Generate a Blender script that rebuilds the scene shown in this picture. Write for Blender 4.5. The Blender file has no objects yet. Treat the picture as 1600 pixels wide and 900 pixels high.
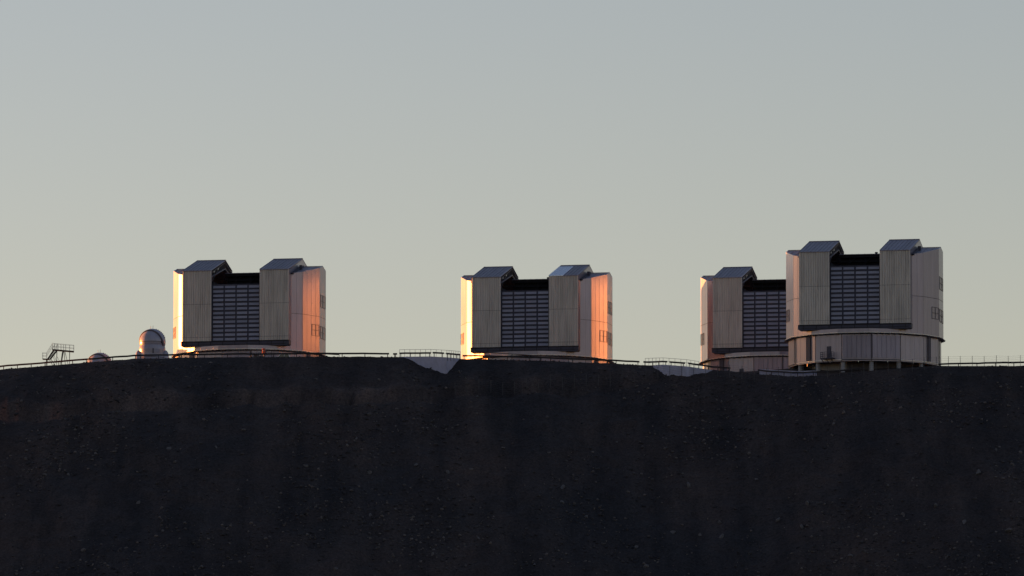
import bpy, math, random
import numpy as np
from mathutils import Vector, Matrix

random.seed(7)
R = math.radians
sc = bpy.context.scene
col = sc.collection

# ------------------------------------------------------------------ camera
DIST, CAMZ, PITCH, FPX = 1700.0, -160.0, R(6.075), 13733.0
cam_data = bpy.data.cameras.new('camera')
cam = bpy.data.objects.new('camera', cam_data)
col.objects.link(cam)
cam.location = (0, -DIST, CAMZ)
cam.rotation_euler = (math.pi / 2 + PITCH, 0, 0)
cam_data.sensor_width = 36.0
cam_data.lens = 36.0 * FPX / 1600.0
cam_data.clip_start = 1.0
cam_data.clip_end = 40000.0
sc.camera = cam

# ------------------------------------------------------------------ sky, sun, exposure
SUN_AZ, SUN_EL = 57.6, 0.9           # degrees left of the view direction, above the horizon
world = bpy.data.worlds.new('World')
sc.world = world
world.use_nodes = True
wn = world.node_tree
sky = wn.nodes.new('ShaderNodeTexSky')
sky.sky_type = 'NISHITA'
sky.sun_disc = False
sky.sun_elevation = R(SUN_EL)
sky.sun_rotation = R(-SUN_AZ)
sky.altitude = 2600
sky.air_density = 1.0
sky.dust_density = 4.0
sky.ozone_density = 1.0
tint = wn.nodes.new('ShaderNodeMix')
tint.data_type = 'RGBA'
tint.blend_type = 'MULTIPLY'
tint.inputs['Factor'].default_value = 1.0
tint.inputs[7].default_value = (1.0, 0.905, 1.05, 1)
wn.links.new(sky.outputs[0], tint.inputs[6])
bg = wn.nodes['Background']
wn.links.new(tint.outputs[2], bg.inputs[0])
bg.inputs[1].default_value = 0.10

sun_data = bpy.data.lights.new('sun', 'SUN')
sun_data.energy = 5.0
sun_data.color = (1.0, 0.31, 0.065)
sun_data.angle = R(0.55)
sun = bpy.data.objects.new('sun', sun_data)
col.objects.link(sun)
sdir = Vector((-math.sin(R(SUN_AZ)) * math.cos(R(SUN_EL)), math.cos(R(SUN_AZ)) * math.cos(R(SUN_EL)), math.sin(R(SUN_EL))))
sun.rotation_euler = sdir.to_track_quat('Z', 'Y').to_euler()
sun.location = (-200, 140, 120)

vs = sc.view_settings
vs.view_transform = 'Standard'
vs.look = 'None'
vs.gamma = 1.0
vs.exposure = 1.76
vs.use_curve_mapping = False
sc.cycles.use_denoising = True
sc.cycles.max_bounces = 6
sc.cycles.sample_clamp_indirect = 6.0

# ------------------------------------------------------------------ pixel helpers
Fv = Vector((0, math.cos(PITCH), math.sin(PITCH)))
Uv = Vector((0, -math.sin(PITCH), math.cos(PITCH)))
Cv = Vector((0, -DIST, CAMZ))
def pix(px, py, Y):
    d = Fv + Vector(((px - 800) / FPX, 0, 0)) + Uv * ((450 - py) / FPX)
    return Cv + d * ((Y + DIST) / d.y)

# ------------------------------------------------------------------ materials
def mat(name, base, rough=0.6, metal=0.0, spec=0.5):
    m = bpy.data.materials.new(name)
    m.use_nodes = True
    b = m.node_tree.nodes['Principled BSDF']
    b.inputs['Base Color'].default_value = (*base, 1)
    b.inputs['Roughness'].default_value = rough
    b.inputs['Metallic'].default_value = metal
    b.inputs['Specular IOR Level'].default_value = spec
    return m

def weather(m, base, amt=0.25, scale=1.2, stretch=(1, 1, 0.12), island=0.10, rough=None):
    """Streaky dirt and a slight difference from sheet to sheet on a clad surface."""
    nt = m.node_tree
    b = nt.nodes['Principled BSDF']
    tc = nt.nodes.new('ShaderNodeTexCoord')
    mp = nt.nodes.new('ShaderNodeMapping')
    mp.inputs['Scale'].default_value = stretch
    nt.links.new(tc.outputs['Object'], mp.inputs[0])
    n1 = nt.nodes.new('ShaderNodeTexNoise')
    n1.inputs['Scale'].default_value = scale
    n1.inputs['Detail'].default_value = 6
    n1.inputs['Roughness'].default_value = 0.65
    nt.links.new(mp.outputs[0], n1.inputs['Vector'])
    rp = nt.nodes.new('ShaderNodeValToRGB')
    rp.color_ramp.elements[0].position = 0.3
    rp.color_ramp.elements[1].position = 0.7
    lo = tuple(c * (1 - amt) for c in base)
    hi = tuple(min(1, c * (1 + amt * 0.6)) for c in base)
    rp.color_ramp.elements[0].color = (*lo, 1)
    rp.color_ramp.elements[1].color = (*hi, 1)
    nt.links.new(n1.outputs[0], rp.inputs[0])
    oi = nt.nodes.new('ShaderNodeObjectInfo')
    mr = nt.nodes.new('ShaderNodeMapRange')
    mr.inputs['To Min'].default_value = 1 - island
    mr.inputs['To Max'].default_value = 1 + island
    nt.links.new(oi.outputs['Random'], mr.inputs['Value'])
    mx = nt.nodes.new('ShaderNodeVectorMath')
    mx.operation = 'SCALE'
    nt.links.new(rp.outputs[0], mx.inputs[0])
    nt.links.new(mr.outputs[0], mx.inputs['Scale'])
    nt.links.new(mx.outputs[0], b.inputs['Base Color'])
    if rough:
        m2 = nt.nodes.new('ShaderNodeMapRange')
        m2.inputs['To Min'].default_value = rough[0]
        m2.inputs['To Max'].default_value = rough[1]
        nt.links.new(n1.outputs[0], m2.inputs['Value'])
        nt.links.new(m2.outputs[0], b.inputs['Roughness'])
    return m

M = {}
M['clad'] = weather(mat('wall_cladding', (.285, .275, .35), .3, .74), (.285, .275, .35), .16, 0.9, rough=(.25, .36))
M['door'] = weather(mat('door_cladding', (.70, .66, .60), .65, .0), (.70, .66, .60), .28, 1.6, (1, 1, .1), .04)
M['roof'] = weather(mat('roof_sheet', (.28, .27, .33), .45, .2), (.28, .27, .33), .2, 1.0, (1, 1, 1), .10)
M['roof_shiny'] = mat('polished_roof_sheet', (.62, .70, .82), .22, .8)
M['navy'] = weather(mat('dark_blue_steel', (.045, .05, .085), .5, .1), (.045, .05, .085), .3, 1.5, (1, 1, 1), .05)
M['louver'] = weather(mat('louver_paint', (.29, .30, .38), .5, .2), (.29, .30, .38), .15, 1.5, (1, 1, 1), .10)
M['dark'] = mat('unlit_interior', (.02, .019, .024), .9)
M['steel'] = weather(mat('steel_brace', (.16, .15, .16), .6, .3), (.16, .15, .16), .3, 2, (1, 1, 1))
M['rim'] = weather(mat('pale_flashing', (.70, .67, .62), .4, .3), (.70, .67, .62), .2, 1.2, (1, 1, 1))
M['drum'] = weather(mat('drum_cladding', (.35, .335, .40), .35, .45), (.35, .335, .40), .2, .9, rough=(.28, .42))
M['drum_dark'] = weather(mat('drum_gate_cladding', (.36, .33, .39), .5, .3), (.36, .33, .39), .2, .9)
M['vent'] = mat('vent_frame_paint', (.15, .14, .165), .45, .5)
M['fence'] = mat('dull_fence_steel', (.09, .09, .095), .7, .2)
M['seam'] = mat('seam_strip', (.10, .09, .11), .7)
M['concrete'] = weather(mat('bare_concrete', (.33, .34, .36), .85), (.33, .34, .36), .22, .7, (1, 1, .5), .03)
M['undercroft_shade'] = weather(mat('shaded_undercroft_wall', (.10, .10, .115), .85), (.10, .10, .115), .3, 1)  # concrete darkened in its colour for the shade under the drum
M['pale_concrete'] = weather(mat('pale_shotcrete', (.47, .48, .62), .85), (.47, .48, .62), .2, .7, (1, 1, .5), .03)
M['rail'] = weather(mat('weathered_rail_steel', (.06, .052, .055), .65, .3), (.06, .052, .055), .4, .6, (1, 1, 1), .1)
M['russet'] = weather(mat('russet_rail_steel', (.26, .08, .055), .7, .2), (.26, .08, .055), .4, .6, (1, 1, 1), .1)  # redder brown steel for the barrier at the left end
M['pipe'] = mat('galvanised_pipe', (.25, .25, .26), .5, .5)
M['white'] = weather(mat('white_dome_paint', (.36, .36, .44), .28, .1), (.36, .36, .44), .12, 1.5, (1, 1, .4), .06)
M['glass'] = mat('dark_glass', (.03, .035, .05), .1, 0, .8)
M['red'] = weather(mat('red_housing_paint', (.50, .07, .03), .35, .1), (.50, .07, .03), .3, 3, (1, 1, 1))
M['carpaint'] = mat('white_car_paint', (.62, .66, .75), .25, .1)
M['tyre'] = mat('tyre_rubber', (.02, .02, .02), .85)

def ground_material():
    m = mat('volcanic_scree', (.05, .045, .05), .95, 0, .2)
    nt = m.node_tree
    b = nt.nodes['Principled BSDF']
    tc = nt.nodes.new('ShaderNodeTexCoord')
    def noise(scale, detail, rough=.6, stretch=None):
        n = nt.nodes.new('ShaderNodeTexNoise')
        n.inputs['Scale'].default_value = scale
        n.inputs['Detail'].default_value = detail
        n.inputs['Roughness'].default_value = rough
        src = tc.outputs['Object']
        if stretch:
            mp = nt.nodes.new('ShaderNodeMapping')
            mp.inputs['Scale'].default_value = stretch
            nt.links.new(src, mp.inputs[0])
            src = mp.outputs[0]
        nt.links.new(src, n.inputs['Vector'])
        return n
    big = noise(.035, 4)
    streak = noise(.16, 5, .6, (1, .18, .18))
    fine = noise(2.2, 8, .75)
    def ramp(n, p0, c0, p1, c1):
        r = nt.nodes.new('ShaderNodeValToRGB')
        r.color_ramp.elements[0].position = p0
        r.color_ramp.elements[1].position = p1
        r.color_ramp.elements[0].color = (*c0, 1)
        r.color_ramp.elements[1].color = (*c1, 1)
        nt.links.new(n.outputs[0], r.inputs[0])
        return r
    c1 = ramp(big, .35, (.036, .036, .041), .65, (.062, .050, .048))
    c2 = ramp(streak, .35, (.62, .65, .70), .68, (1.3, 1.24, 1.2))
    c3 = ramp(fine, .35, (.45, .45, .47), .72, (1.65, 1.6, 1.55))
    def mul(a, bb):
        x = nt.nodes.new('ShaderNodeMix')
        x.data_type = 'RGBA'
        x.blend_type = 'MULTIPLY'
        x.inputs['Factor'].default_value = 1
        nt.links.new(a, x.inputs[6])
        nt.links.new(bb, x.inputs[7])
        return x.outputs[2]
    at = nt.nodes.new('ShaderNodeAttribute')
    at.attribute_name = 'cut'
    cm = nt.nodes.new('ShaderNodeMix')
    cm.data_type = 'RGBA'
    nt.links.new(at.outputs['Fac'], cm.inputs['Factor'])
    nt.links.new(c1.outputs[0], cm.inputs[6])
    cm.inputs[7].default_value = (.105, .085, .08, 1)        # freshly cut rock of the road bank
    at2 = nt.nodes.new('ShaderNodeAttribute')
    at2.attribute_name = 'red_patch'
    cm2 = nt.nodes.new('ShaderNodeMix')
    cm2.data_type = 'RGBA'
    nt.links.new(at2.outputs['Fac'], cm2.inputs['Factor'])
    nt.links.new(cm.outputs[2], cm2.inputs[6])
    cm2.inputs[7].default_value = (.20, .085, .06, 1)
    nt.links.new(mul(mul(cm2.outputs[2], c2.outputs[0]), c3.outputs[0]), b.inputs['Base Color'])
    bump = nt.nodes.new('ShaderNodeBump')
    bump.inputs['Strength'].default_value = .8
    bump.inputs['Distance'].default_value = .25
    nt.links.new(fine.outputs[0], bump.inputs['Height'])
    nt.links.new(bump.outputs[0], b.inputs['Normal'])
    return m
M['ground'] = ground_material()

def rock_material(name, lo, hi):
    m = mat(name, lo, .9, 0, .25)
    nt = m.node_tree
    b = nt.nodes['Principled BSDF']
    g = nt.nodes.new('ShaderNodeNewGeometry')
    r = nt.nodes.new('ShaderNodeValToRGB')
    r.color_ramp.elements[0].color = (*lo, 1)
    r.color_ramp.elements[1].color = (*hi, 1)
    e = r.color_ramp.elements.new(.7)
    e.color = (*[l * .7 + h * .3 for l, h in zip(lo, hi)], 1)
    nt.links.new(g.outputs['Random Per Island'], r.inputs[0])
    tc = nt.nodes.new('ShaderNodeTexCoord')
    n = nt.nodes.new('ShaderNodeTexNoise')
    n.inputs['Scale'].default_value = 3
    n.inputs['Detail'].default_value = 6
    nt.links.new(tc.outputs['Object'], n.inputs['Vector'])
    mr = nt.nodes.new('ShaderNodeMapRange')
    mr.inputs['To Min'].default_value = .6
    mr.inputs['To Max'].default_value = 1.4
    nt.links.new(n.outputs[0], mr.inputs['Value'])
    mx = nt.nodes.new('ShaderNodeVectorMath')
    mx.operation = 'SCALE'
    nt.links.new(r.outputs[0], mx.inputs[0])
    nt.links.new(mr.outputs[0], mx.inputs['Scale'])
    nt.links.new(mx.outputs[0], b.inputs['Base Color'])
    return m
M['scree'] = rock_material('scree_stone', (.028, .028, .034), (.15, .135, .13))
M['boulder'] = rock_material('boulder_stone', (.10, .10, .11), (.15, .14, .135))

# ------------------------------------------------------------------ mesh helpers
def mesh_obj(name, verts, faces, m, parent=None, smooth=False):
    me = bpy.data.meshes.new(name)
    me.from_pydata([tuple(v) for v in verts], [], faces)
    me.update()
    if m:
        me.materials.append(m)
    if smooth:
        me.polygons.foreach_set('use_smooth', [True] * len(me.polygons))
    o = bpy.data.objects.new(name, me)
    col.objects.link(o)
    o.parent = parent
    return o

class MB:
    def __init__(self):
        self.v, self.f = [], []
    def add(self, vs, fs):
        k = len(self.v)
        self.v += [Vector(v) for v in vs]
        self.f += [tuple(i + k for i in f) for f in fs]
    def hexa(self, p):          # p: 4 bottom (counter-clockwise), 4 top
        self.add(p, [(3, 2, 1, 0), (4, 5, 6, 7), (0, 1, 5, 4), (1, 2, 6, 5), (2, 3, 7, 6), (3, 0, 4, 7)])
    def box(self, x0, x1, y0, y1, z0, z1):
        self.hexa([(x0, y0, z0), (x1, y0, z0), (x1, y1, z0), (x0, y1, z0), (x0, y0, z1), (x1, y0, z1), (x1, y1, z1), (x0, y1, z1)])
    def bar(self, p, q, w, h=None, up=(0, 0, 1)):
        p, q = Vector(p), Vector(q)
        h = h or w
        d = (q - p).normalized()
        s = d.cross(Vector(up))
        if s.length < 1e-4:
            s = d.cross(Vector((0, 1, 0)))
        s.normalize()
        u = s.cross(d).normalized()
        s *= w / 2
        u *= h / 2
        self.hexa([p - s - u, p + s - u, q + s - u, q - s - u, p - s + u, p + s + u, q + s + u, q - s + u])
    def tube(self, p, q, r, n=6):
        p, q = Vector(p), Vector(q)
        d = (q - p).normalized()
        s = d.cross(Vector((0, 0, 1)))
        if s.length < 1e-4:
            s = Vector((1, 0, 0))
        s.normalize()
        u = s.cross(d)
        a = [p + (s * math.cos(t) + u * math.sin(t)) * r for t in [2 * math.pi * i / n for i in range(n)]]
        b = [x + (q - p) for x in a]
        self.add(a + b, [(i, (i + 1) % n, n + (i + 1) % n, n + i) for i in range(n)] + [tuple(range(n))[::-1], tuple(range(n, 2 * n))])
    def prism(self, poly, z0, z1):
        n = len(poly)
        self.add([(x, y, z0) for x, y in poly] + [(x, y, z1) for x, y in poly],
                 [(i, (i + 1) % n, n + (i + 1) % n, n + i) for i in range(n)] + [tuple(range(n))[::-1], tuple(range(n, 2 * n))])
    def extrude(self, pts, d):   # polygon of 3-D points, extruded by vector d
        n = len(pts)
        d = Vector(d)
        p = [Vector(x) for x in pts]
        self.add(p + [x + d for x in p], [(i, (i + 1) % n, n + (i + 1) % n, n + i) for i in range(n)] + [tuple(range(n))[::-1], tuple(range(n, 2 * n))])
    def lathe(self, prof, n=32, a0=0, a1=2 * math.pi):
        full = abs(a1 - a0) > 6.28
        k = n if full else n + 1
        vs = []
        for r, z in prof:
            for i in range(k):
                t = a0 + (a1 - a0) * i / n
                vs.append((r * math.cos(t), r * math.sin(t), z))
        fs = []
        for j in range(len(prof) - 1):
            for i in range(n):
                i2 = (i + 1) % k
                fs.append((j * k + i, j * k + i2, (j + 1) * k + i2, (j + 1) * k + i))
        self.add(vs, fs)
    def corrugated(self, A, B, z0, ztop, pitch, depth, th=.12, style='rib'):
        """Standing sheet from plan point A to B; outside is on the right of A->B. ztop(x, y) or a number."""
        A, B = Vector((*A, 0)), Vector((*B, 0))
        L = (B - A).length
        d = (B - A) / L
        nrm = Vector((d.y, -d.x, 0))
        n = max(1, round(L / pitch))
        p = L / n
        prof = []
        for i in range(n):
            s = i * p
            if style == 'rib':
                prof += [(s, 0), (s + .30 * p, 0), (s + .42 * p, depth), (s + .88 * p, depth)]
            else:        # flat boards with recessed joints
                g = min(.05, p * .06)
                prof += [(s, 0), (s + g, depth), (s + p - g, depth)]
        prof.append((L, 0))
        zt = ztop if callable(ztop) else (lambda x, y: ztop)
        fr0, fr1, bk0, bk1 = [], [], [], []
        for s, h in prof:
            c = A + d * s
            t = zt(c.x, c.y)
            o = c + nrm * h
            i = c - nrm * th
            fr0.append((o.x, o.y, z0)); fr1.append((o.x, o.y, t))
            bk0.append((i.x, i.y, z0)); bk1.append((i.x, i.y, t))
        m = len(prof)
        fs = []
        for i in range(m - 1):
            fs += [(i, i + 1, m + i + 1, m + i), (2 * m + i + 1, 2 * m + i, 3 * m + i, 3 * m + i + 1),
                   (m + i, m + i + 1, 3 * m + i + 1, 3 * m + i), (i + 1, i, 2 * m + i, 2 * m + i + 1)]
        fs += [(0, m, 3 * m, 2 * m), (m - 1, 3 * m - 1, 4 * m - 1, 2 * m - 1)]
        self.add(fr0 + fr1 + bk0 + bk1, fs)
    def build(self, name, m, parent=None, smooth=False):
        return mesh_obj(name, self.v, self.f, M[m] if isinstance(m, str) else m, parent, smooth)

def thing(name, label, cat, loc=(0, 0, 0), rz=0, group=None):
    o = bpy.data.objects.new(name, None)
    col.objects.link(o)
    o.location = loc
    o.rotation_euler = (0, 0, rz)
    return tag(o, label, cat, group)

def tag(o, label, cat, group=None):
    o['label'] = label
    o['category'] = cat
    if group:
        o['group'] = group
    return o

def copy_tree(o, parent=None):
    c = o.copy()
    col.objects.link(c)
    c.parent = parent
    for ch in list(o.children):
        copy_tree(ch, c)
    return c

# ------------------------------------------------------------------ terrain
def hash2(ix, iy, seed):
    h = (ix.astype(np.int64) * 374761393 + iy.astype(np.int64) * 668265263 + seed * 974711) & 0xffffffff
    h = ((h ^ (h >> 13)) * 1274126177) & 0xffffffff
    h = h ^ (h >> 16)
    return (h & 0xffff) / 65535.0
def vnoise(x, y, seed=0):
    ix, iy = np.floor(x), np.floor(y)
    fx, fy = x - ix, y - iy
    fx = fx * fx * (3 - 2 * fx)
    fy = fy * fy * (3 - 2 * fy)
    a, b = hash2(ix, iy, seed), hash2(ix + 1, iy, seed)
    c, d = hash2(ix, iy + 1, seed), hash2(ix + 1, iy + 1, seed)
    return (a + (b - a) * fx + (c - a) * fy + (a - b - c + d) * fx * fy) * 2 - 1
def fbm(x, y, oct=4, seed=0):
    s, a = 0, 1.0
    for i in range(oct):
        s = s + a * vnoise(x * 2 ** i + 13.7 * i, y * 2 ** i - 7.1 * i, seed + i)
        a *= .52
    return s

# the platform's edge, read off the photograph's skyline: (px, py, distance of the edge)
EDGE = [(-60, 583, -72), (0, 577.5, -72), (100, 569, -73), (200, 561, -74), (270, 559, -74), (400, 557.5, -74), (520, 557, -73), (622, 557.5, -71),
        (720, 560, -69), (850, 564, -67), (950, 567.5, -66), (1005, 570, -66), (1090, 576, -66), (1130, 579, -68), (1180, 584, -72),
        (1240, 588, -78), (1300, 586, -80), (1400, 577.5, -82), (1470, 573.5, -82), (1600, 571, -81), (1660, 571, -81)]
_e = [pix(*e) for e in EDGE]
EX = np.array([p.x for p in _e])
EY = np.array([p.y for p in _e])
EZ = np.array([p.z for p in _e])
# the road bench cut into the slope: distance out from the edge, and how far it is developed
BX = np.array([(p - 800) / 8.35 for p in (0, 250, 430, 700, 850, 1000, 1120)])
BT = np.array([20.5, 20, 18, 15.5, 11.7, 7.0, 4.0])
BS = np.array([1, 1, 1, 1, .9, .5, 0])

def ye(x): return np.interp(x, EX, EY)
def ze(x): return np.interp(x, EX, EZ)
def terrain(x, y):
    x = np.asarray(x, float); y = np.asarray(y, float)
    e, z_e = ye(x), ze(x)
    t = e - y
    tb, bs = np.interp(x, BX, BT), np.interp(x, BX, BS)
    tb2 = tb + 1.2 * fbm(x / 14, x * 0 + 3.3, 2, 40)
    plain = .60 * t
    bench = (.50 * np.minimum(t, tb2 - 3.5) + 1.05 * np.clip(t - tb2 + 3.5, 0, 3.5) + .04 * np.clip(t - tb2, 0, 3.2) + .60 * np.maximum(0, t - tb2 - 3.2))
    drop = plain * (1 - bs) + bench * bs
    k = np.clip(t / 4.0, 0, 1)
    n = (.9 * fbm(x / 22, y / 60, 3, 3) + .55 * fbm(x / 5.0, y / 16.0, 3, 11) + .36 * fbm(x / 2.4, y / 2.6, 4, 23)) * k
    bank = bs * np.clip(1 - np.abs(t - tb2 + 1.7) / 2.2, 0, 1)
    n = n + bank * 1.1 * fbm(x / 1.3, y / 9, 3, 31)
    n = n * np.clip((260 - t) / 60, 0, 1)
    front = z_e - drop + n
    a = np.clip(-t / 26, 0, 1)
    back = z_e * (1 - a * a * (3 - 2 * a))
    edge_n = .07 * fbm(x / 1.3, y / 1.3, 3, 51) + .06 * fbm(x / 4.0, y / 4.0, 2, 57)
    z = np.where(t > 0, front, back) + edge_n * np.clip(1 - np.abs(t) / 5, 0, 1)
    z = z - .42 * np.maximum(0, y - 120)
    z = z - .35 * np.maximum(0, np.abs(x) - 150) ** 1.0 * np.clip((np.abs(x) - 150) / 80, 0, 1)
    floor = -161.8 + 2.0 * fbm(x / 400, y / 400, 2, 77) - .004 * np.maximum(0, np.hypot(x, y + 1700) - 60) * 0
    floor = np.where(np.hypot(x, y + 1700) < 40, -161.8, floor)
    return np.maximum(z, floor)
def T(x, y): return float(terrain(x, y))

def graded(lo, hi, step, far):
    c = list(np.arange(lo, hi + 1e-6, step))
    s, a, b = step, [lo], [hi]
    while a[-1] > -far:
        s *= 1.25
        a.append(a[-1] - s)
        b.append(b[-1] + s)
    return np.array(sorted(a[1:] + c + b[1:]))
gx = graded(-104, 104, .45, 9000)
gy = graded(-212, -58, .45, 9000)
# the grid rows bend with the platform edge so that the crest is a clean line
XX, YY = np.meshgrid(gx, gy)
w = np.clip(1 - np.abs(YY + 75) / 300, 0, 1)
YY = YY + w * (ye(XX) + 75)
ZZ = terrain(XX, YY)
nx, ny = len(gx), len(gy)
verts = np.stack([XX.ravel(), YY.ravel(), ZZ.ravel()], 1)
i, j = np.meshgrid(np.arange(nx - 1), np.arange(ny - 1))
q = (j * nx + i).ravel()
quads = np.stack([q, q + 1, q + nx + 1, q + nx], 1)
me = bpy.data.meshes.new('hillside')
me.vertices.add(len(verts)); me.vertices.foreach_set('co', verts.ravel())
me.loops.add(quads.size); me.loops.foreach_set('vertex_index', quads.ravel().astype(np.int32))
me.polygons.add(len(quads))
me.polygons.foreach_set('loop_start', np.arange(0, quads.size, 4, dtype=np.int32))
me.polygons.foreach_set('loop_total', np.full(len(quads), 4, dtype=np.int32))
me.polygons.foreach_set('use_smooth', np.ones(len(quads), dtype=bool))
me.update(); me.validate()
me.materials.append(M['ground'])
cut = me.attributes.new('cut', 'FLOAT', 'POINT')
_t = ye(XX) - YY
_tb, _bs = np.interp(XX, BX, BT), np.interp(XX, BX, BS)
_c = _bs * np.clip(1.4 - np.abs(_t - _tb + 1.8) / 2.6, 0, 1) * np.clip(.55 + .8 * fbm(XX / 6, YY / 14, 3, 91), 0, 1)
cut.data.foreach_set('value', _c.ravel().astype(np.float32))
red_patch = me.attributes.new('red_patch', 'FLOAT', 'POINT')        # reddish patch at the end of the road cut
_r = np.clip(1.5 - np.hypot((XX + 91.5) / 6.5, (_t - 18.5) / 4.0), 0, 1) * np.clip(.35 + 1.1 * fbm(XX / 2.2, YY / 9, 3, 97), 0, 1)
red_patch.data.foreach_set('value', _r.ravel().astype(np.float32))
ground = bpy.data.objects.new('hillside_ground', me)
col.objects.link(ground)
ground['kind'] = 'structure'
ground['label'] = 'dark stony desert hillside rising to the levelled summit'

def hit(px, py):
    """Where the line of sight through a pixel meets the slope."""
    Y = np.arange(-330, -55, .15)
    P = pix(px, py, -330), pix(px, py, -55)
    f = (Y + 330) / 275
    X = P[0].x + (P[1].x - P[0].x) * f
    Z = P[0].z + (P[1].z - P[0].z) * f
    d = terrain(X, Y) - Z
    k = np.argmax(d > 0)
    return Vector((X[k], Y[k], Z[k])) if d[k] > 0 else None

# ------------------------------------------------------------------ telescope enclosures
ROT = R(10.8)                     # the slit looks this far to the left of the camera
RB, ZRIM, ZRIDGE, SL = 14.75, 7.15, 24.35, .235
VF = 12.6                         # the plane of the slit doors
ZD, ZDF, ZDB = 25.85, 22.58, 8.85  # door ridge, door front top, door bottom
U0, U1 = 4.75, 10.5
def roofz(x, y): return ZRIDGE - SL * abs(y)
def ring(r, deg): return (r * math.sin(R(deg)), -r * math.cos(R(deg)))   # 0 = front (-y), 90 = right (+x)

def make_enclosure(root):
    rnd = random.Random(3)
    # stilts, inner wall, drum
    for k in range(16):
        a = 13.5 + 22.5 * k
        x, y = ring(13.6, a)
        m = MB(); m.prism([(x + .42 * math.cos(t), y + .42 * math.sin(t)) for t in [2 * math.pi * i / 8 for i in range(8)]], -3, 1.75)
        m.build('pillar', 'concrete', root)
    for k in range(16):
        a0, a1 = 13.5 + 22.5 * k, 36 + 22.5 * k
        m = MB(); m.corrugated(ring(11.2, a0), ring(11.2, a1), -3, 1.9, 1.0, .03, style='board')
        m.build('inner_wall', 'concrete' if k in (13, 14) else 'undercroft_shade', root)  # shade is in the wall colour; two panels stay pale to read as lit
        dark = k in (15, 0)
        z0, z1 = 1.75, 6.75
        m = MB(); m.corrugated(ring(14.35, a0 + .25), ring(14.35, a1 - .25), z0, z1, 1.15, .03, style='board')
        p = m.build('drum_panel', 'drum', root)
        if dark:
            m = MB(); m.corrugated(ring(14.42, a0 + .6), ring(14.42, a1 - .6), 2.35, 6.5, .95, .06, th=.04, style='board')
            m.build('sliding_gate', 'drum_dark', p)
        m = MB(); m.corrugated(ring(14.47, a0), ring(14.47, a1), 1.95, 2.1, 6, .05, th=.3, style='board')
        m.build('drum_ledge', 'rim' if k % 3 else 'navy', p)
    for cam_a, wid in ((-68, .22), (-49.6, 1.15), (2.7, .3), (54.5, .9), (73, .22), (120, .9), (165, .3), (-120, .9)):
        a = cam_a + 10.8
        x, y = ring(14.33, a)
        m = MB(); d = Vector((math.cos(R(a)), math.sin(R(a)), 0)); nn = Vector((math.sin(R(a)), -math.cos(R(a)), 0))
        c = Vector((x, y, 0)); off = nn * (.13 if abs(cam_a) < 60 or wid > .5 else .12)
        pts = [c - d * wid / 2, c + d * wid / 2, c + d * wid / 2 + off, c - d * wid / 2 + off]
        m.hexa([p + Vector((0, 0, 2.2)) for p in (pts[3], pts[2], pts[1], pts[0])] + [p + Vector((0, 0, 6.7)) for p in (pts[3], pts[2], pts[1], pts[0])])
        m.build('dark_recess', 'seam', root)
    # drum door with its balcony, on the facet left of centre
    a = -30.6 + 10.8
    nn = Vector((math.sin(R(a)), -math.cos(R(a)), 0)); d = Vector((math.cos(R(a)), math.sin(R(a)), 0))
    c0 = nn * (14.35 * math.cos(R(11.25)))
    def loc(s, o, z): return c0 + d * s + nn * o + Vector((0, 0, z))
    m = MB(); m.hexa([loc(-.42, .16, 2.45), loc(.42, .16, 2.45), loc(.42, 0, 2.45), loc(-.42, 0, 2.45), loc(-.42, .16, 4.65), loc(.42, .16, 4.65), loc(.42, 0, 4.65), loc(-.42, 0, 4.65)])
    door = m.build('door', 'navy', root)
    m = MB(); m.bar(loc(.28, .2, 3.5), loc(.28, .2, 3.65), .05)
    m.build('handle', 'pipe', door)
    m = MB(); m.hexa([loc(-1.25, 1.3, 2.25), loc(1.25, 1.3, 2.25), loc(1.25, .05, 2.25), loc(-1.25, .05, 2.25), loc(-1.25, 1.3, 2.42), loc(1.25, 1.3, 2.42), loc(1.25, .05, 2.42), loc(-1.25, .05, 2.42)])
    for s in (-1, 0, 1):
        m.bar(loc(s, 1.2, 2.25), loc(s, .1, 1.55), .1)
    bal = m.build('balcony', 'navy', root)
    m = MB()
    for s, o in ((-1.2, 1.25), (-.4, 1.25), (.4, 1.25), (1.2, 1.25), (-1.2, .3), (1.2, .3)):
        m.tube(loc(s, o, 2.4), loc(s, o, 3.5), .045)
    for z in (2.75, 3.1, 3.5):
        m.tube(loc(-1.2, 1.25, z), loc(1.2, 1.25, z), .035)
        m.tube(loc(-1.2, 1.25, z), loc(-1.2, .3, z), .035)
        m.tube(loc(1.2, 1.25, z), loc(1.2, .3, z), .035)
    m.build('railing', 'navy', bal)
    # rim between drum and turning part
    for k in range(16):
        a0, a1 = -11.25 + 22.5 * k, 11.25 + 22.5 * k
        m = MB(); m.corrugated(ring(14.98, a0), ring(14.98, a1), 6.98, 7.13, 9, 0, th=1.2, style='board')
        m.build('rim', 'rim', root)
        for i in range(5):
            m = MB()
            f = (i + .5) / 5
            p0, p1 = Vector((*ring(14.86, a0), 0)), Vector((*ring(14.86, a1), 0))
            c = p0.lerp(p1, f); dd = (p1 - p0).normalized()
            m.bar(c - dd * .12 + Vector((0, 0, 6.87)), c + dd * .12 + Vector((0, 0, 6.87)), .7, .2)
            m.build('roller_bogie', 'seam', root)
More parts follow.
